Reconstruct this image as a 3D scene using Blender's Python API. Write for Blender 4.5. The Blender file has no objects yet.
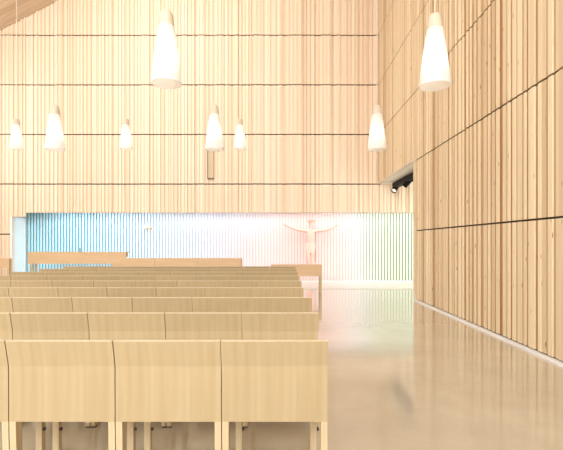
import bpy, bmesh, math, random
from mathutils import Vector, Matrix
S = bpy.context.scene
C = S.collection
random.seed(7)

# ------------------------------------------------------------------ camera
cam_d = bpy.data.cameras.new('camera'); cam = bpy.data.objects.new('camera', cam_d); C.objects.link(cam)
EYE = 1.45
cam.location = (0, 0, EYE); cam.rotation_euler = (math.pi/2, 0, 0)
cam_d.sensor_width = 36; cam_d.lens = 36*410/563
cam_d.shift_x = -3.5/563; cam_d.shift_y = 18/563
cam_d.clip_end = 200
S.camera = cam
# ------------------------------------------------------------------ world, light, exposure
w = bpy.data.worlds.new('world'); S.world = w; w.use_nodes = True
w.node_tree.nodes['Background'].inputs[0].default_value = (0.9, 0.95, 1.0, 1)
w.node_tree.nodes['Background'].inputs[1].default_value = 1.0
S.view_settings.view_transform = 'Standard'; S.view_settings.look = 'None'
S.view_settings.gamma = 1; S.view_settings.use_curve_mapping = False
S.view_settings.exposure = -0.5
S.cycles.max_bounces = 10; S.cycles.diffuse_bounces = 6
def area(name, loc, aim, sx, sy, power, col):
    l = bpy.data.lights.new(name, 'AREA'); l.shape = 'RECTANGLE'; l.size = sx; l.size_y = sy
    l.energy = power; l.color = col
    o = bpy.data.objects.new(name, l); C.objects.link(o); o.location = loc
    o.rotation_euler = (Vector(aim)-Vector(loc)).to_track_quat('-Z', 'Y').to_euler()
    return o
# daylight through the tall rear glazing and the left clerestory, then three added fills
a = area('rear_window_daylight', (-3.5, -5.6, 5.6), (-3.5, 10, 2.2), 12.0, 6.4, 1800, (1.0, 1.0, .98)); a.data.spread = math.radians(125)  # spread narrowed and aimed to push more light onto the altar wall
area('clerestory_daylight', (-11.7, 8.5, 5.6), (0, 9.5, 4.6), 9.0, 3.6, 470, (1.0, .99, .97))
area('niche_fill', (7.6, 12.9, 1.7), (0, 14.4, 1.3), 3.6, 2.6, 270, (1.0, 0.99, 0.97))  # added light from an unseen side opening, to brighten the slats
area('recess_fill', (-1.6, 14.7, 2.72), (-1.6, 15.3, 0.2), 14.0, 0.1, 110, (1.0, 0.98, 0.98))  # added light hidden behind the lintel, to brighten the altar wall
area('far_wall_fill', (-4.6, 9.2, 10.9), (-2.6, 13.5, 5.5), 5.0, 3.0, 430, (1.0, .985, .96))  # added light with no roof opening, brightens the upper far wall

# ------------------------------------------------------------------ materials
def nmat(name, rough=0.5, spec=0.5):
    m = bpy.data.materials.new(name); m.use_nodes = True
    nt = m.node_tree; b = nt.nodes['Principled BSDF']
    b.inputs['Roughness'].default_value = rough
    b.inputs['Specular IOR Level'].default_value = spec
    return m, nt, b
def plain(name, col, rough=0.5, metal=0, spec=0.5):
    m, nt, b = nmat(name, rough, spec); b.inputs['Base Color'].default_value = (*col, 1)
    b.inputs['Metallic'].default_value = metal
    return m
def N(nt, t, **kw):
    n = nt.nodes.new(t)
    for k, v in kw.items(): setattr(n, k, v)
    return n
def wood(name, c1, c2, scale=(60, 60, 1.5), rough=0.5, board=False, knots=False, objvar=0.0, spec=0.3):
    m, nt, b = nmat(name, rough, spec); L = nt.links
    tc = N(nt, 'ShaderNodeTexCoord'); mp = N(nt, 'ShaderNodeMapping'); mp.inputs['Scale'].default_value = scale
    L.new(tc.outputs['Object'], mp.inputs[0])
    no = N(nt, 'ShaderNodeTexNoise'); no.inputs['Scale'].default_value = 1; no.inputs['Detail'].default_value = 4
    L.new(mp.outputs[0], no.inputs['Vector'])
    cr = N(nt, 'ShaderNodeValToRGB'); cr.color_ramp.elements[0].position = .3; cr.color_ramp.elements[1].position = .7
    cr.color_ramp.elements[0].color = (*c1, 1); cr.color_ramp.elements[1].color = (*c2, 1)
    out = cr.outputs[0]
    if board: cr.color_ramp.elements[0].position = .12; cr.color_ramp.elements[1].position = .95
    if board:
        at = N(nt, 'ShaderNodeAttribute', attribute_name='tint')
        mx = N(nt, 'ShaderNodeMix', data_type='RGBA', blend_type='MULTIPLY'); mx.inputs[0].default_value = 1
        ad = N(nt, 'ShaderNodeMath', operation='MULTIPLY'); ad.inputs[1].default_value = .24
        L.new(no.outputs[0], ad.inputs[0])
        ad2 = N(nt, 'ShaderNodeMath', operation='ADD'); ad2.inputs[1].default_value = .0
        L.new(ad.outputs[0], ad2.inputs[0])
        sc = N(nt, 'ShaderNodeMath', operation='MULTIPLY'); sc.inputs[1].default_value = .8
        L.new(at.outputs['Fac'], sc.inputs[0])
        L.new(sc.outputs[0], ad2.inputs[1])
        L.new(ad2.outputs[0], cr.inputs[0])
    else:
        L.new(no.outputs[0], cr.inputs[0])
    if knots:
        mp2 = N(nt, 'ShaderNodeMapping'); mp2.inputs['Scale'].default_value = (14, 14, 2.4)
        L.new(tc.outputs['Object'], mp2.inputs[0])
        vo = N(nt, 'ShaderNodeTexVoronoi'); vo.inputs['Scale'].default_value = 1
        L.new(mp2.outputs[0], vo.inputs['Vector'])
        r2 = N(nt, 'ShaderNodeValToRGB'); r2.color_ramp.elements[0].position = .05; r2.color_ramp.elements[1].position = .12
        r2.color_ramp.elements[0].color = (.45, .3, .18, 1); r2.color_ramp.elements[1].color = (1, 1, 1, 1)
        L.new(vo.outputs['Distance'], r2.inputs[0])
        mk = N(nt, 'ShaderNodeMix', data_type='RGBA', blend_type='MULTIPLY'); mk.inputs[0].default_value = 1
        L.new(out, mk.inputs[6]); L.new(r2.outputs[0], mk.inputs[7]); out = mk.outputs[2]
    if objvar:
        oi = N(nt, 'ShaderNodeObjectInfo'); hs = N(nt, 'ShaderNodeHueSaturation')
        mr = N(nt, 'ShaderNodeMapRange'); mr.inputs[3].default_value = 1-objvar; mr.inputs[4].default_value = 1+objvar
        L.new(oi.outputs['Random'], mr.inputs[0]); L.new(mr.outputs[0], hs.inputs['Value'])
        L.new(out, hs.inputs['Color']); out = hs.outputs[0]
    L.new(out, b.inputs['Base Color'])
    return m
M = {}
M['right'] = wood('pine_boards_right', (.39, .215, .075), (.87, .735, .51), board=True, knots=True, scale=(22, 22, 1.0))
M['far'] = wood('pine_boards_far', (.72, .54, .37), (.87, .735, .58), board=True)
M['ceil'] = wood('pine_ceiling', (.58, .44, .31), (.72, .57, .42), board=True)
M['ply'] = wood('birch_plywood', (.40, .298, .162), (.45, .345, .20), (30, 2, 1.0), .42, objvar=.05)
M['leg'] = wood('birch_leg', (.52, .40, .24), (.60, .47, .30), (45, 45, 2), .42)
M['edge'] = wood('birch_edge', (.60, .49, .33), (.68, .57, .40), (45, 45, 2), .42)
M['oak'] = wood('oak_veneer', (.58, .40, .23), (.66, .47, .29), (1.2, 40, 40), .45)
M['backing'] = plain('dark_backing', (.055, .035, .022), .9)
M['white'] = plain('white_paint', (.88, .88, .87), .55)
M['black'] = plain('black_metal', (.008, .008, .009), .6, 0, .15)
M['steel'] = plain('steel', (.55, .55, .55), .3, 1)
M['cord'] = plain('tan_cord', (.70, .62, .52), .5)
M['shade_top'] = plain('beige_unlit_glass', (.62, .52, .40), .45)  # upper glass of the pendant shade, its unlit look painted in beige
M['bracket'] = plain('dark_glide', (.05, .03, .02), .5)
M['brass'] = plain('tan_panel', (.56, .43, .26), .45)
M['dark'] = plain('dark_frame', (.10, .06, .035), .6)
M['slot'] = plain('dark_slot', (.05, .03, .02), .8)
M['pink'] = plain('pale_pink_wax', (.90, .57, .49), .6)
M['gold'] = plain('dull_gold', (.62, .42, .26), .5)
M['cream'] = plain('pale_cream', (.92, .93, .84), .6)
M['orange'] = plain('soft_orange', (.90, .40, .24), .6)
M['glass'] = plain('clear_glass', (1, 1, 1), .02)
M['glass'].node_tree.nodes['Principled BSDF'].inputs['Transmission Weight'].default_value = 1

def concrete():
    m, nt, b = nmat('polished_concrete', .1, .5); L = nt.links
    tc = N(nt, 'ShaderNodeTexCoord')
    no = N(nt, 'ShaderNodeTexNoise'); no.inputs['Scale'].default_value = .9; no.inputs['Detail'].default_value = 8; no.inputs['Roughness'].default_value = .65
    L.new(tc.outputs['Object'], no.inputs['Vector'])
    cr = N(nt, 'ShaderNodeValToRGB'); cr.color_ramp.elements[0].position = .3; cr.color_ramp.elements[1].position = .72
    cr.color_ramp.elements[0].color = (.47, .42, .325, 1); cr.color_ramp.elements[1].color = (.58, .535, .43, 1)
    L.new(no.outputs[0], cr.inputs[0]); L.new(cr.outputs[0], b.inputs['Base Color'])
    n2 = N(nt, 'ShaderNodeTexNoise'); n2.inputs['Scale'].default_value = 3.5; n2.inputs['Detail'].default_value = 5
    L.new(tc.outputs['Object'], n2.inputs['Vector'])
    mr = N(nt, 'ShaderNodeMapRange'); mr.inputs[3].default_value = .08; mr.inputs[4].default_value = .14
    L.new(n2.outputs[0], mr.inputs[0]); L.new(mr.outputs[0], b.inputs['Roughness'])
    b.inputs['IOR'].default_value = 2.0; b.inputs['Coat Weight'].default_value = .8; b.inputs['Coat Roughness'].default_value = .08
    return m
M['floor'] = concrete()

def artwork(name, k):
    # the artwork's colours run along the wall: blue, white, rose, white, grey-green
    m, nt, b = nmat(name, .6, .2); L = nt.links
    tc = N(nt, 'ShaderNodeTexCoord'); sp = N(nt, 'ShaderNodeSeparateXYZ'); L.new(tc.outputs['Object'], sp.inputs[0])
    no = N(nt, 'ShaderNodeTexNoise'); no.inputs['Scale'].default_value = .45; no.inputs['Detail'].default_value = 2
    L.new(tc.outputs['Object'], no.inputs['Vector'])
    ma = N(nt, 'ShaderNodeMath', operation='MULTIPLY_ADD'); ma.inputs[1].default_value = 1.6; L.new(no.outputs[0], ma.inputs[0]); L.new(sp.outputs[0], ma.inputs[2])
    mr = N(nt, 'ShaderNodeMapRange'); mr.inputs[1].default_value = -9.0; mr.inputs[2].default_value = 7.4
    L.new(ma.outputs[0], mr.inputs[0])
    cr = N(nt, 'ShaderNodeValToRGB'); e = cr.color_ramp.elements
    stops = [(0.0, (.36, .79, .90)), (.10, (.38, .78, .92)), (.22, (.56, .81, .93)), (.34, (.72, .83, .93)), (.45, (.78, .80, .90)),
             (.55, (.88, .77, .79)), (.64, (.92, .70, .66)), (.72, (.90, .78, .76)), (.765, (.82, .83, .82)), (.80, (.64, .70, .60)), (.84, (.60, .70, .50)), (1.0, (.54, .70, .48))]
    e[0].position = stops[0][0]; e[0].color = (*stops[0][1], 1); e[1].position = 1; e[1].color = (*stops[-1][1], 1)
    for p, c in stops[1:-1]:
        x = e.new(p); x.color = (*c, 1)
    L.new(mr.outputs[0], cr.inputs[0])
    mx = N(nt, 'ShaderNodeMix', data_type='RGBA'); mx.inputs[0].default_value = k
    mx.inputs[6].default_value = (.9, .9, .9, 1); L.new(cr.outputs[0], mx.inputs[7]); L.new(mx.outputs[2], b.inputs['Base Color'])
    return m
M['art'] = artwork('artwork_colours', 1.0)
M['slatw'] = artwork('slat_front', .24)

def shade_mat():
    m = bpy.data.materials.new('frosted_glass'); m.use_nodes = True; nt = m.node_tree
    nt.nodes.clear(); L = nt.links
    o = N(nt, 'ShaderNodeOutputMaterial'); t = N(nt, 'ShaderNodeBsdfTranslucent'); d = N(nt, 'ShaderNodeBsdfDiffuse')
    t.inputs[0].default_value = (.95, .93, .90, 1); d.inputs[0].default_value = (.92, .90, .86, 1)
    mx = N(nt, 'ShaderNodeMixShader'); mx.inputs[0].default_value = .5
    L.new(t.outputs[0], mx.inputs[1]); L.new(d.outputs[0], mx.inputs[2]); L.new(mx.outputs[0], o.inputs[0])
    return m
M['shade'] = shade_mat()
def emis(name, col, st):
    m, nt, b = nmat(name, .5); b.inputs['Base Color'].default_value = (*col, 1)
    b.inputs['Emission Color'].default_value = (*col, 1); b.inputs['Emission Strength'].default_value = st
    return m
M['bulb'] = emis('lit_bulb', (1, .97, .92), 2)
M['daypane'] = emis('daylit_pane', (.72, .84, .90), .35)
M['lens'] = emis('spot_lens', (1, .95, .85), 1.0)

# ------------------------------------------------------------------ helpers
def box(bm, x0, x1, y0, y1, z0, z1, mi=0, bev=0):
    r = bmesh.ops.create_cube(bm, size=1)
    vs = r['verts']
    bmesh.ops.scale(bm, vec=(x1-x0, y1-y0, z1-z0), verts=vs)
    bmesh.ops.translate(bm, vec=((x0+x1)/2, (y0+y1)/2, (z0+z1)/2), verts=vs)
    fs = {f for v in vs for f in v.link_faces}
    for f in fs: f.material_index = mi
    if bev:
        es = list({e for v in vs for e in v.link_edges})
        bmesh.ops.bevel(bm, geom=es, offset=bev, segments=2, affect='EDGES', clamp_overlap=True)
def lathe(bm, prof, n=32, mi=0, smooth=True, c=(0, 0, 0)):
    rings = []
    for r, z in prof:
        rings.append([bm.verts.new((c[0]+r*math.cos(2*math.pi*i/n), c[1]+r*math.sin(2*math.pi*i/n), c[2]+z)) for i in range(n)])
    for a, b in zip(rings, rings[1:]):
        for i in range(n):
            f = bm.faces.new((a[i], a[(i+1) % n], b[(i+1) % n], b[i])); f.smooth = smooth; f.material_index = mi
    return rings
def obj(name, bm, mats, parent=None, loc=None, kind=None, label=None):
    me = bpy.data.meshes.new(name); bm.normal_update(); bm.to_mesh(me); bm.free()
    for m in (mats if isinstance(mats, (list, tuple)) else [mats]): me.materials.append(m)
    o = bpy.data.objects.new(name, me); C.objects.link(o)
    if parent: o.parent = parent
    if loc: o.location = loc
    if kind: o['kind'] = kind
    if label: o['label'] = label
    return o
def thing(name, label, cat, loc=(0, 0, 0), rz=0, group=None):
    o = bpy.data.objects.new(name, None); C.objects.link(o); o.location = loc; o.rotation_euler = (0, 0, rz)
    o.empty_display_size = .1
    o['label'] = label; o['category'] = cat
    if group: o['group'] = group
    return o
def dup(root, loc, label, group=None):
    r = root.copy(); C.objects.link(r); r.location = loc; r['label'] = label
    if group: r['group'] = group
    for ch in list(root.children):
        c = ch.copy(); C.objects.link(c); c.parent = r
        for g in list(ch.children):
            d = g.copy(); C.objects.link(d); d.parent = c
    return r

# ------------------------------------------------------------------ the room
WX = 3.26      # right wall
FY = 14.5      # far wall
SY = 15.3      # slatted altar wall
LX, RY = -12.0, -6.0
RIDGE_X, RIDGE_Z, SL = -2.0, 13.2, .53
def ceil_z(x): return RIDGE_Z - SL*abs(x-RIDGE_X)
JO = [0.0, 1.76, 3.53, 5.28, 7.03, 8.78, 10.53, 12.28, 14.0]

def boards(bm, segs, place, widths, rnd, fine=False):
    """segs(a) -> list of (z0, z1) at position a; place(a, p, z) -> world; boards stand p in front of the backing"""
    lay = bm.loops.layers.float_color.get('tint') or bm.loops.layers.float_color.new('tint')
    a = widths[0]
    wide = True
    while a < widths[1]:
        typ = rnd.random()
        if wide: w_ = rnd.uniform(.05, .11); p = rnd.choice((.030, .036, .05)); t = rnd.uniform(.5, 1.05)
        else: w_ = rnd.uniform(.025, .06); p = rnd.choice((.012, .018, .075)); t = rnd.uniform(-.1, .45) if p < .05 else rnd.uniform(.5, .95)
        if fine:
            w_ = rnd.uniform(.045, .095) if wide else rnd.uniform(.04, .07)
            p = rnd.choice((.026, .03, .034)) if wide else rnd.choice((.008, .012, .016))
            t = rnd.uniform(.6, 1.1) if wide else rnd.uniform(-.15, .35)
        if typ < .85: wide = not wide
        b = min(a+w_, widths[1])
        for z0, z1 in segs((a+b)/2):
            tt = min(1, max(0, t+rnd.uniform(-.12, .12)))
            v = [bm.verts.new(place(x, q, z)) for q in (0, p) for (x, z) in ((a, z0), (b, z0), (b, z1), (a, z1))]
            for idx in ((4, 5, 6, 7), (0, 4, 7, 3), (5, 1, 2, 6), (0, 1, 5, 4), (7, 6, 2, 3)):
                f = bm.faces.new([v[i] for i in idx])
                for l in f.loops: l[lay] = (tt, tt, tt, 1)
        a = b + .0015

G = .02
# floor
bm = bmesh.new(); box(bm, LX-.3, 8.2, RY-.3, 16.4, -.2, 0); obj('floor', bm, M['floor'], kind='structure')
# far wall, boarded, with the wide low opening of the altar recess
OX0 = -9.63; OZ = 2.52; PZ = 2.38
bm = bmesh.new()
def segs_far(x):
    top = ceil_z(x)+.04 if x < WX+.12 else 3.53
    lo = 0 if x < OX0 else (PZ if x < -9.16 else OZ)
    out = []
    for z0, z1 in zip(JO, JO[1:]):
        a = max(z0, lo); b = min(z1, top)
        if b-a > .03: out.append((a if a == lo else a+G, b if b == top else b-G))
    return out
boards(bm, segs_far, lambda a, p, z: (a, FY-p, z), (LX, 7.9), random.Random(3))
obj('wall_far', bm, [M['far']], kind='structure')
bm = bmesh.new()
box(bm, LX, OX0, FY, FY+.12, 0, 7.8); box(bm, OX0, WX+.2, FY, FY+.12, OZ, 13.4); box(bm, WX+.2, 8, FY, FY+.12, OZ, 3.6)
box(bm, OX0, -9.24, FY, FY+.12, PZ, OZ)
o = obj('backing', bm, M['backing'], bpy.data.objects['wall_far'])
# right wall
bm = bmesh.new()
NY = 10.3
JR = [0.05]+JO[1:]
def segs_right(y):
    G = .014
    lo = .05 if y < NY else 3.53
    top = ceil_z(WX)+.04
    out = []
    for z0, z1 in zip(JR, JR[1:]):
        a = max(z0, lo); b = min(z1, top)
        if b-a > .03: out.append((a if (a == lo) else a+G, b if b == top else b-G))
    return out
boards(bm, segs_right, lambda a, p, z: (WX+.06-p, a, z), (-5.9, FY), random.Random(11), True)
obj('wall_right', bm, [M['right']], kind='structure')
bm = bmesh.new(); box(bm, WX+.06, WX+.22, RY, NY-.02, 0.0, 10.6); box(bm, WX+.06, WX+.22, NY-.02, FY, 3.55, 10.6)
obj('backing', bm, M['backing'], bpy.data.objects['wall_right'])
bm = bmesh.new(); box(bm, WX-.03, WX+.25, NY, NY+.03, 0.05, 3.5); obj('trim_1', bm, M['edge'], kind='structure')
bm = bmesh.new(); box(bm, WX-.005, WX+.06, RY, NY, 0, .03); obj('baseboard_right', bm, M['white'], kind='structure')
# niche behind the right wall
bm = bmesh.new(); box(bm, WX+.03, 8.1, NY+.05, FY, 3.53, 3.6)
obj('ceiling_niche', bm, plain('niche_ceiling', (.72, .66, .57), .6), kind='structure')
bm = bmesh.new(); box(bm, WX+.22, 8.1, NY-.1, NY, 0, 3.6); obj('wall_niche_front', bm, M['white'], kind='structure')
bm = bmesh.new()
box(bm, 7.9, 8.1, NY, 11.1, 0, 3.6); box(bm, 7.9, 8.1, 14.7, 16.4, 0, 3.6); box(bm, 7.9, 8.1, 11.1, 14.7, 3.0, 3.6); box(bm, 7.9, 8.1, 11.1, 14.7, 0, .4)
obj('wall_niche_right', bm, M['white'], kind='structure')
def window(name, x0, x1, y0, y1, z0, z1, nx):
    bm = bmesh.new(); t = .06
    if abs(x1-x0) < .2:
        for i in range(nx+1):
            y = y0+(y1-y0)*i/nx; box(bm, x0, x1, max(y0, y-t/2), min(y1, y+t/2), z0, z1)
        box(bm, x0, x1, y0, y1, z0, z0+t); box(bm, x0, x1, y0, y1, z1-t, z1)
        fr = obj(name, bm, M['white'], kind='structure')
        bm = bmesh.new(); xm = (x0+x1)/2; box(bm, xm-.005, xm+.005, y0, y1, z0, z1)
    else:
        for i in range(nx+1):
            x = x0+(x1-x0)*i/nx; box(bm, max(x0, x-t/2), min(x1, x+t/2), y0, y1, z0, z1)
        box(bm, x0, x1, y0, y1, z0, z0+t); box(bm, x0, x1, y0, y1, z1-t, z1)
        fr = obj(name, bm, M['white'], kind='structure')
        bm = bmesh.new(); ym = (y0+y1)/2; box(bm, x0, x1, ym-.005, ym+.005, z0, z1)
    obj('pane', bm, M['glass'], fr)
window('added_niche_window', 7.95, 8.05, 11.1, 14.7, .4, 3.0, 4)  # unseen window, added as the opening for the niche fill light
# left wall with clerestory
bm = bmesh.new()
zt = ceil_z(LX)
box(bm, LX-.2, LX, RY, 4, 0, zt); box(bm, LX-.2, LX, 13, 16.4, 0, zt); box(bm, LX-.2, LX, 4, 13, 0, 3.8); box(bm, LX-.2, LX, 4, 13, 7.4, zt)
obj('wall_left', bm, plain('left_wall_wood', (.72, .56, .40), .6), kind='structure')
window('window_2', LX-.15, LX-.05, 4, 13, 3.8, 7.4, 7)
# rear wall with tall glazing
bm = bmesh.new()
box(bm, LX-.2, -9.7, RY-.2, RY, 0, 9.2); box(bm, 2.7, WX+.2, RY-.2, RY, 0, 10.4)
box(bm, -9.7, 2.7, RY-.2, RY, 0, 2.3); box(bm, -9.7, 2.7, RY-.2, RY, 8.9, 10.4)
obj('wall_rear', bm, plain('rear_wall_wood', (.72, .56, .40), .6), kind='structure')
window('window_3', -9.7, 2.7, RY-.15, RY-.05, 2.3, 8.9, 8)
# roof: planks running up the slope, standing on the walls
def roof(name, xa, xb):
    bm = bmesh.new(); rnd = random.Random(5)
    lay = bm.loops.layers.float_color.new('tint')
    y = RY-.2
    while y < 15.5:
        w_ = rnd.uniform(.13, .24); p = rnd.choice((0, .0, .02)); t = rnd.uniform(.1, .9)
        za, zb = ceil_z(xa)-p, ceil_z(xb)-p
        vs = [bm.verts.new(q) for q in ((xa, y, za), (xb, y, zb), (xb, y+w_-.008, zb), (xa, y+w_-.008, za),
                                        (xa, y, za+.1), (xb, y, zb+.1), (xb, y+w_-.008, zb+.1), (xa, y+w_-.008, za+.1))]
        for idx in ((3, 2, 1, 0), (0, 1, 5, 4), (2, 3, 7, 6), (4, 5, 6, 7)):
            f = bm.faces.new([vs[i] for i in idx])
            for l in f.loops: l[lay] = (t, t, t, 1)
        y += w_
    # roof deck above the planks
    v = [bm.verts.new(q) for q in ((xa, RY-.2, ceil_z(xa)+.1), (xb, RY-.2, ceil_z(xb)+.1), (xb, 15.5, ceil_z(xb)+.1), (xa, 15.5, ceil_z(xa)+.1),
                                   (xa, RY-.2, ceil_z(xa)+.3), (xb, RY-.2, ceil_z(xb)+.3), (xb, 15.5, ceil_z(xb)+.3), (xa, 15.5, ceil_z(xa)+.3))]
    for idx in ((3, 2, 1, 0), (4, 5, 6, 7), (0, 1, 5, 4), (1, 2, 6, 5), (2, 3, 7, 6), (3, 0, 4, 7)):
        f = bm.faces.new([v[i] for i in idx])
        for l in f.loops: l[lay] = (.3, .3, .3, 1)
    return obj(name, bm, M['ceil'], kind='structure')
roof('ceiling_left', LX-.2, RIDGE_X); roof('ceiling_right', RIDGE_X, WX+.25)

# altar recess: coloured back with white slats standing off it
bm = bmesh.new(); box(bm, -9.9, 7.9, SY+.1, SY+.3, 0, 3.2)
aw = obj('wall_altar', bm, M['art'], kind='structure')
bm = bmesh.new()
x = -9.58; pitch = .112
while x < 7.8:
    z0, z1 = 0.0, 2.9
    a, b, y0, y1 = x, x+.048, SY+.01, SY+.1
    v = [bm.verts.new(q) for q in ((a, y0, z0), (b, y0, z0), (b, y0, z1), (a, y0, z1), (a, y1, z0), (b, y1, z0), (b, y1, z1), (a, y1, z1))]
    bm.faces.new((v[0], v[1], v[2], v[3])).material_index = 0
    for idx in ((4, 0, 3, 7), (1, 5, 6, 2), (3, 2, 6, 7)):
        bm.faces.new([v[i] for i in idx]).material_index = 1
    x += pitch
obj('slats', bm, [M['slatw'], M['art']], aw)
bm = bmesh.new(); box(bm, OX0, 7.9, SY-.055, SY-.005, 0, .05); obj('trim_2', bm, M['white'], kind='structure')
bm = bmesh.new(); box(bm, OX0, 7.9, 12.9, SY-.06, 0, .018, bev=.004); obj('floor_chancel', bm, plain('pale_slab', (.80, .78, .74), .2), kind='structure')  # low pale slab added to make the white band before the slats
# recess soffit and left reveal with its tall daylit pane
bm = bmesh.new(); box(bm, -9.9, 7.9, FY+.42, SY+.1, 2.9, 3.0); box(bm, -9.9, 7.9, FY+.12, FY+.42, 2.9, 3.0)
obj('ceiling_recess', bm, M['white'], kind='structure')
bm = bmesh.new(); box(bm, -9.9, -9.68, FY+.12, SY+.1, 0, 2.9); obj('wall_recess_left', bm, M['white'], kind='structure')
bm = bmesh.new(); box(bm, -9.68, OX0, FY+.04, SY-.06, 0, .05); box(bm, -9.68, OX0, FY+.04, SY-.06, PZ-.03, PZ)
box(bm, -9.68, OX0, FY+.04, FY+.08, .05, PZ-.03); box(bm, -9.68, OX0, SY-.12, SY-.06, .05, PZ-.03)
box(bm, -9.68, OX0+.012, FY-.06, FY+.125, 0, PZ)
w4 = obj('window_4', bm, M['white'], kind='structure')
bm = bmesh.new(); box(bm, -9.66, -9.65, FY+.08, SY-.12, .05, PZ-.03); obj('pane', bm, M['daypane'], w4)

# narrow upright slot panel on the far wall
t = thing('wall_slot_panel', 'narrow upright tan panel with dark edges on the boarded far wall', 'wall panel', ((210.8-285)*.0352, FY-.04, 3.70))
def slotbox(*a, m): 
    bm = bmesh.new(); box(bm, *a); return obj(m[0], bm, m[1], t)
slotbox(-.09, .09, -.055, .035, .03, 1.5, m=('panel', M['brass']))
slotbox(-.115, -.09, -.07, .035, 0, 1.52, m=('frame', M['dark']))
slotbox(-.09, .105, -.07, .035, 0, .03, m=('frame', M['dark']))
slotbox(.09, .105, -.07, .035, .03, 1.52, m=('frame', M['brass']))

# ------------------------------------------------------------------ pendant lamps
def pendant(label, x, y, zb):
    t = thing('pendant_lamp', label, 'pendant lamp', (x, y, zb), 0, None)
    bm = bmesh.new()
    prof = [(.146, 0), (.149, .015), (.146, .06), (.134, .18), (.117, .32), (.100, .45), (.085, .56), (.079, .60)]
    lathe(bm, prof, 40)
    sh = obj('shade', bm, M['shade'], t)
    bm = bmesh.new()
    lathe(bm, [(.1485, -.003), (.1525, 0), (.1525, .006), (.1475, .003), (.1485, -.003)], 40)
    obj('rim', bm, M['white'], sh)
    bm = bmesh.new()
    r = lathe(bm, [(.0795, .598), (.073, .65), (.067, .70), (.060, .735), (.052, .75), (.02, .755), (.012, .762)], 32)
    obj('shade_top', bm, M['shade_top'], t)
    bm = bmesh.new(); lathe(bm, [(.0001, .43), (.018, .44), (.02, .62), (.0001, .63)], 16)
    obj('lamp_holder', bm, M['white'], t)
    bm = bmesh.new(); bmesh.ops.create_uvsphere(bm, u_segments=16, v_segments=12, radius=.035, matrix=Matrix.Translation((0, 0, .40)))
    for f in bm.faces: f.smooth = True
    obj('bulb', bm, M['bulb'], t)
    top = (ceil_z(x)-zb-.04)/.945
    bm = bmesh.new(); lathe(bm, [(.0055, .755), (.0055, top)], 8); obj('cord', bm, M['cord'], t)
    bm = bmesh.new(); lathe(bm, [(.0001, top-.02), (.05, top-.02), (.05, top+.05), (.0001, top+.05)], 20); obj('ceiling_rose', bm, M['white'], t)
    l = bpy.data.lights.new('pendant_light', 'POINT'); l.energy = .8; l.color = (1, .95, .87); l.shadow_soft_size = .03
    lo = bpy.data.objects.new('pendant_light', l); C.objects.link(lo); lo.parent = t; lo.location = (0, 0, .24)
    t.scale = (1, 1, .945)
    return t
def P(px, y, pyb): k = y/410; return ((px-285)*k, y, EYE+(243-pyb)*k)
g = 'conical white glass pendant lamps'
LAMPS = [
 ('large white glass pendant lamp in the upper left, nearest on its side', 166.5, 4.1, 83.5),
 ('large white glass pendant lamp hanging nearest, in front of the right boarded wall', 434.8, 4.1, 86.0),
 ('white glass pendant lamp furthest left, small, hanging below the sloped ceiling', 16.5, 9.8, 148.7),
 ('medium white glass pendant lamp second from the left, in the middle row', 55.0, 6.65, 149.6),
 ('small far white glass pendant lamp between the nearest left lamp and its neighbour', 126.0, 9.8, 148.7),
 ('medium white glass pendant lamp above the narrow tan slot panel', 214.5, 6.65, 149.5),
 ('small far white glass pendant lamp just right of the slot panel', 240.0, 9.8, 149.0),
 ('medium white glass pendant lamp at the corner of far wall and right wall', 377.0, 6.65, 149.6)]
LAMPS[4] = ('small white glass pendant lamp just left of the large left pendant', 126.0, 9.8, 148.7)
for lab, px, y, pyb in LAMPS:
    o = pendant(lab, *P(px, y, pyb)); o['group'] = g

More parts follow.
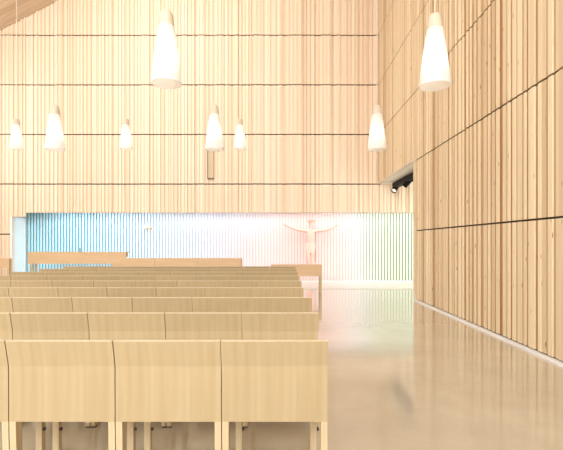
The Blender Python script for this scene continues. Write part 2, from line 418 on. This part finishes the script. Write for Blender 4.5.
# ------------------------------------------------------------------ pew seats
U = .597; PITCH = .9; D0 = 2.3; XR = .241; TOP = .91
def chair_proto():
    t = thing('pew_seat', 'x', 'pew seat')
    W = U-.006; h = W/2; th = .02
    # back panel: upright below, leaning back above the bend; origin at rear face, centred
    def prof_y(z):   # rear face y (negative = towards camera)
        if z < .76: return -.002*(z-.43)/.31
        return -.002-.032*((z-.76)/.15)
    bm = bmesh.new()
    zs = [.447, .60, .70, .755, .765, .80, .86, .905]
    rows = []
    for z in zs:
        y = prof_y(z)
        rows.append([bm.verts.new((-h, y, z)), bm.verts.new((h, y, z)), bm.verts.new((h, y+th, z)), bm.verts.new((-h, y+th, z))])
    for a, b in zip(rows, rows[1:]):
        for i in range(4): bm.faces.new((a[i], a[(i+1) % 4], b[(i+1) % 4], b[i]))
    bm.faces.new(rows[0][::-1]); bm.faces.new(rows[-1])
    back = obj('backrest', bm, M['ply'], t)
    bm = bmesh.new(); y = prof_y(.905); box(bm, -h, h, y-.002, y+th+.002, .905, TOP, bev=.0015)
    obj('edge_strip', bm, M['edge'], back)
    # rear legs, flush with the panel's outer edges
    for s in (-1, 1):
        bm = bmesh.new()
        v = [bm.verts.new(q) for q in ((s*h, .0, .447), (s*(h-.036), .0, .447), (s*(h-.036), .06, .447), (s*h, .06, .447),
                                       (s*h, .015, 0.012), (s*(h-.036), .015, 0.012), (s*(h-.036), .055, 0.012), (s*h, .055, 0.012))]
        for idx in ((0, 1, 2, 3), (7, 6, 5, 4), (0, 4, 5, 1), (1, 5, 6, 2), (2, 6, 7, 3), (3, 7, 4, 0)): bm.faces.new([v[i] for i in idx])
        bmesh.ops.recalc_face_normals(bm, faces=bm.faces)
        lg = obj('leg', bm, M['leg'], t)
        bm = bmesh.new(); cx = s*(h-.018); box(bm, cx-.016, cx+.016, .018, .052, 0, .012); obj('glide', bm, M['bracket'], lg)
    for s in (-1, 1):
        bm = bmesh.new(); cx = s*(h-.052); box(bm, cx-.021, cx+.021, .37, .415, .012, .424, bev=.003)
        lg = obj('leg', bm, M['leg'], t)
        bm = bmesh.new(); box(bm, cx-.018, cx+.018, .375, .41, 0, .012); obj('glide', bm, M['bracket'], lg)
        bm = bmesh.new(); box(bm, cx+.0211*1, cx+.036, .375, .393, .225, .24); obj('bolt', bm, M['bracket'], lg)
    # seat with rounded front, seat rails
    bm = bmesh.new(); box(bm, -h, h, .062, .45, .425, .45, bev=.006); obj('seat', bm, M['ply'], t)
    bm = bmesh.new(); box(bm, -h+.04, h-.04, .375, .395, .35, .424); obj('rail', bm, M['leg'], t)
    return t
proto = chair_proto()
ordn = ['nearest', 'second', 'third', 'fourth', 'fifth', 'sixth', 'seventh', 'eighth', 'ninth', 'tenth']
counts = [4, 5, 6, 7, 8, 9, 9, 9, 9]
first = True
tone = ['pale birch pew seat', 'light birch pew seat', 'honey coloured wooden pew seat', 'honey coloured wooden pew seat', 'tan wooden pew seat']
for r, n in enumerate(counts):
    for c in range(n):
        x = XR-U/2-c*U+(0, .022, .03, -.015, 0, 0, 0, 0, 0)[r]; y = D0+PITCH*r
        row = 'nearest row' if r == 0 else ordn[r]+' nearest row'
        if c == 0: pos = 'at the aisle end'
        elif c == n-1 and r < 6: pos = 'cut by the left frame edge' if r < 6 else ''
        else: pos = ordn[c] + ' from the aisle'
        if r >= 6 and c == n-1: pos = 'at the far left end'
        lab = f"{tone[min(r, 4)]} in the {row}, {pos}"
        if first:
            proto.location = (x, y, 0); proto['label'] = lab; o = proto; first = False
        else: o = dup(proto, (x, y, 0), lab)
        o['group'] = 'pew seats in the '+row

# ------------------------------------------------------------------ front benches and tables
def bench(name, label, cat, x0, x1, y, top, apron, depth, legs, group=None, mat='oak', joints=()):
    t = thing(name, label, cat, ((x0+x1)/2, y, 0), 0, group); h = (x1-x0)/2
    bm = bmesh.new(); box(bm, -h, h, 0, depth, top-.035, top, bev=.003); obj('top', bm, M[mat], t)
    bm = bmesh.new(); box(bm, -h+.001, h-.001, .004, .03, apron, top-.035); obj('front_panel', bm, M[mat], t)
    bm = bmesh.new(); box(bm, -h+.05, h-.05, depth-.03, depth-.005, max(apron, top-.16), top-.035); obj('back_panel', bm, M[mat], t)
    for lx in legs:
        for yy in (.004, depth-.07):
            bm = bmesh.new(); za = apron if yy < .01 else top-.035
            box(bm, lx*(h-.032)-.03, lx*(h-.032)+.03, yy, yy+.06, 0, za, bev=.003); obj('leg', bm, M['leg'], t)
    return t
def X(px, k): return (px-285)*k
k = .0286
bench('bench', 'light wooden bench beside the aisle, reaching further right than the pew rows', 'bench', X(296.8, k), X(322, k), k*410, .82, .50, .42, (-1, 1))
bench('bench', 'light wooden bench partly behind the last pew row, left of the clear aisle bench', 'bench', X(271, k), X(296.5, k), k*410, .82, .50, .42, (-1, 1))
k = .0300
xs = [112, 154.6, 198, 241]
labs = ['light wooden bench in front of the altar table, its left end overlapping the table', 'light wooden bench in the middle of three joined before the altar wall', 'light wooden bench with the free right end under the blank white slats']
for i in range(3):
    bench('front_bench', labs[i], 'bench', X(xs[i], k)+.004, X(xs[i+1], k)-.004, k*410, .985, .60, .42, (-1, 1), 'joined benches before the altar wall')
bench('front_bench', 'light wooden bench cut by the left frame edge beside the daylit white pane', 'bench', X(-34, k), X(9, k), k*410, .985, .70, .14, (-1, 1))
k = .0325
tb = bench('altar_table', 'long light wooden altar table with deep front panel before the blue slats', 'table', X(27.5, k), X(126, k), k*410, 1.158, .775, .3, (-.94, .94))
t = thing('microphone', 'small dark microphone standing on the long altar table', 'microphone', (X(78.5, k), k*410+.1, 1.158))
bm = bmesh.new(); lathe(bm, [(.0001, 0), (.04, 0), (.04, .012), (.012, .018), (.006, .02)], 16); obj('base', bm, M['black'], t)
bm = bmesh.new(); lathe(bm, [(.006, .018), (.006, .07)], 8); obj('stem', bm, M['black'], t)
bm = bmesh.new(); lathe(bm, [(.006, .07), (.02, .08), (.022, .105), (.0001, .12)], 12); obj('head', bm, M['black'], t)

# ------------------------------------------------------------------ crucified figure before the slats
kf = (SY-.14)/410
def figure():
    sx = X(310.5, kf)
    t = thing('wall_figure', 'pale pink figure with arms spread wide, hanging before the rose tinted slats', 'sculpture', (sx, SY-.14, .32))
    t.scale = (1.16,)*3
    bm = bmesh.new()
    # joints: (x, y, z, radius) in metres above the feet
    J = [(0, 0, .86, .15), (0, 0, 1.02, .13), (0, -.01, 1.2, .155), (0, 0, 1.34, .11), (0, -.01, 1.44, .052), (.015, -.03, 1.53, .062), (.02, -.035, 1.60, .072), (.02, -.03, 1.68, .05),
         (-.16, 0, 1.36, .058), (-.42, 0, 1.40, .042), (-.66, 0, 1.49, .033), (-.76, 0, 1.535, .028), (-.84, -.005, 1.575, .018),
         (.16, 0, 1.36, .058), (.42, 0, 1.37, .042), (.66, 0, 1.45, .033), (.76, 0, 1.495, .028), (.84, -.005, 1.535, .018),
         (-.08, 0, .78, .088), (-.06, -.05, .44, .058), (-.035, .0, .12, .036), (-.03, -.03, .05, .034), (-.03, -.07, -.03, .022),
         (.08, 0, .78, .088), (.055, -.05, .44, .058), (.03, .0, .12, .036), (.025, -.045, .05, .034), (.03, -.085, -.03, .022)]
    E = [(0, 1), (1, 2), (2, 3), (3, 4), (4, 5), (5, 6), (6, 7), (3, 8), (8, 9), (9, 10), (10, 11), (11, 12), (3, 13), (13, 14), (14, 15), (15, 16), (16, 17),
         (0, 18), (18, 19), (19, 20), (20, 21), (21, 22), (0, 23), (23, 24), (24, 25), (25, 26), (26, 27)]
    n = len(J)
    # four bent fingers and a thumb on each hand
    for hand, wr, s in ((12, 11, -1), (17, 16, 1)):
        hx, hy, hz, _ = J[wr]
        for i in range(4):
            a0 = (hx+s*.055, hy-.008, hz+.032-.019*i+.02); Ln = (.05, .06, .056, .042)[i]
            b0 = (hx+s*(.07+Ln*.5), hy-.016, a0[2]+.012); c0 = (hx+s*(.07+Ln), hy-.034, a0[2]+.012)
            k0 = len(J); J += [(*a0, .0095), (*b0, .009), (*c0, .007)]; E += [(wr, k0), (k0, k0+1), (k0+1, k0+2)]
        k0 = len(J); J += [(hx+s*.02, hy-.02, hz+.042, .011), (hx+s*.045, hy-.035, hz+.07, .008)]; E += [(wr, k0), (k0, k0+1)]
    E = [e for e in E if e not in ((11, 12), (16, 17))]
    keep = [i for i in range(len(J)) if i not in (12, 17)]; mp = {j: i for i, j in enumerate(keep)}
    vs = [bm.verts.new(J[i][:3]) for i in keep]
    for a, b in E: bm.edges.new((vs[mp[a]], vs[mp[b]]))
    me = bpy.data.meshes.new('body'); bm.to_mesh(me); bm.free(); me.materials.append(M['pink'])
    o = bpy.data.objects.new('body', me); C.objects.link(o); o.parent = t
    md = o.modifiers.new('skin', 'SKIN'); md.use_smooth_shade = True
    if not me.skin_vertices: me.attributes.new('skin', 'FLOAT', 'POINT')
    if len(me.skin_vertices):
        for i, j in enumerate(keep): me.skin_vertices[0].data[i].radius = (J[j][3], J[j][3]*.72 if J[j][3] > .1 else J[j][3]); me.skin_vertices[0].data[i].use_root = (j == 0)
    sb = o.modifiers.new('sub', 'SUBSURF'); sb.levels = 2; sb.render_levels = 2
    # face
    bm = bmesh.new()
    bmesh.ops.create_uvsphere(bm, u_segments=12, v_segments=8, radius=.014, matrix=Matrix.Translation((.02, -.108, 1.585)))
    for s in (-1, 1): bmesh.ops.create_uvsphere(bm, u_segments=8, v_segments=6, radius=.009, matrix=Matrix.Translation((.02+s*.027, -.1, 1.61)))
    obj('face', bm, M['pink'], o)
    # hair, crown of thorns, loincloth
    bm = bmesh.new()
    bmesh.ops.create_uvsphere(bm, u_segments=20, v_segments=14, radius=.088, matrix=Matrix.Translation((.02, -.008, 1.63)) @ Matrix.Scale(1.15, 4, (0, 0, 1)))
    for f in bm.faces: f.smooth = True
    obj('hair', bm, plain('rose_brown', (.78, .50, .38), .7), o)
    bm = bmesh.new(); rnd = random.Random(2)
    for i in range(26):
        a = i/26*2*math.pi; c = Vector((.02+.094*math.cos(a), -.02+.094*math.sin(a), 1.665+rnd.uniform(-.01, .012)))
        d = Vector((math.cos(a)*.6, math.sin(a)*.6, rnd.uniform(-.2, 1))).normalized()
        m = Matrix.Translation(c+d*.02) @ d.to_track_quat('Z', 'Y').to_matrix().to_4x4()
        bmesh.ops.create_cone(bm, cap_ends=True, segments=6, radius1=.012, radius2=.001, depth=.06, matrix=m)
        bmesh.ops.create_icosphere(bm, subdivisions=1, radius=.015, matrix=Matrix.Translation(c))
    obj('thorn_crown', bm, M['gold'], o)
    bm = bmesh.new(); n = 28; prof = [(.158, .98), (.168, .92), (.165, .84), (.15, .74), (.145, .66)]
    rg = []
    for r_, z in prof:
        rg.append([bm.verts.new(((r_+.006*math.sin(5*i)), 0, z)) for i in range(1)] and [bm.verts.new(((r_+.005*math.sin(7*2*math.pi*i/n))*math.cos(2*math.pi*i/n), .70*(r_+.005*math.sin(7*2*math.pi*i/n))*math.sin(2*math.pi*i/n), z)) for i in range(n)])
    for a, b in zip(rg, rg[1:]):
        for i in range(n): bm.faces.new((a[i], a[(i+1) % n], b[(i+1) % n], b[i])).smooth = True
    for v in [v for v in bm.verts if not v.link_faces]: bm.verts.remove(v)
    obj('loincloth', bm, plain('pale_rose_cloth', (.90, .62, .54), .7), o)
    # fixings that hold it on the slats
    bm = bmesh.new()
    for (x_, z_) in ((0, 1.15), (0, .9)): box(bm, x_-.012, x_+.012, .06, .138, z_-.012, z_+.012)
    obj('bracket', bm, M['white'], t)
    return t
figure()

# pale ornament with an orange heart on the slats
kx = (SY-.05)/410
t = thing('wall_ornament', 'small pale fan shaped ornament with an orange diamond on the bluish slats', 'ornament', (X(147, kx), SY-.03, EYE+(243-227)*kx))
bm = bmesh.new()
for i in range(7):
    a = math.radians(72+i*24); L_ = .17+.05*math.sin(i*1.9); w_ = .035
    d = Vector((math.cos(a), 0, math.sin(a))); n = Vector((-d.z, 0, d.x))
    pts = [Vector((0, 0, 0)), d*L_*.5+n*w_, d*L_, d*L_*.5-n*w_]
    fr = [bm.verts.new(p+Vector((0, -.03-.012*(j == 1 or j == 3), 0))) for j, p in enumerate(pts)]
    bk = [bm.verts.new(p+Vector((0, -.012, 0))) for p in pts]
    bm.faces.new(fr); bm.faces.new(bk[::-1])
    for j in range(4): bm.faces.new((fr[j], bk[j], bk[(j+1) % 4], fr[(j+1) % 4]))
bmesh.ops.create_uvsphere(bm, u_segments=12, v_segments=8, radius=.05, matrix=Matrix.Translation((0, 0, 0)) @ Matrix.Scale(.5, 4, (0, 1, 0)))
obj('petals', bm, M['cream'], t)
bm = bmesh.new(); bmesh.ops.create_uvsphere(bm, u_segments=4, v_segments=2, radius=.072, matrix=Matrix.Translation((.125, -.01, -.06)) @ Matrix.Scale(.3, 4, (0, 1, 0)))
obj('diamond', bm, M['orange'], t)

# ------------------------------------------------------------------ spotlight track under the niche ceiling
t = thing('track_light', 'black spotlight track hanging under the niche ceiling at the right', 'spotlight track', (3.80, 11.2, 3.53))
bm = bmesh.new(); box(bm, -.09, .09, 0, 3.0, -.19, -.02, bev=.004)
for y in (.4, 2.6): box(bm, -.015, .015, y, y+.03, -.03, 0)
obj('rail', bm, M['black'], t)
for i, y in enumerate((.5, 1.4, 2.8)):
    bm = bmesh.new(); box(bm, -.012, .012, y-.012, y+.012, -.20, -.13); a = obj('arm', bm, M['black'], t)
    d = Vector((-.55, .45 if i < 2 else -.6, -.65)).normalized()
    m = Matrix.Translation((-.03, y, -.22)) @ d.to_track_quat('Z', 'Y').to_matrix().to_4x4()
    bm = bmesh.new(); r = lathe(bm, [(.0001, -.16), (.065, -.16), (.08, -.13), (.09, .15), (.082, .15), (.07, .11)], 20)
    bmesh.ops.transform(bm, matrix=m, verts=bm.verts); hd = obj('spot_head', bm, M['black'], t)
    bm = bmesh.new(); lathe(bm, [(.0001, .11), (.07, .11)], 20); bmesh.ops.transform(bm, matrix=m, verts=bm.verts); obj('lens', bm, M['lens'], hd)
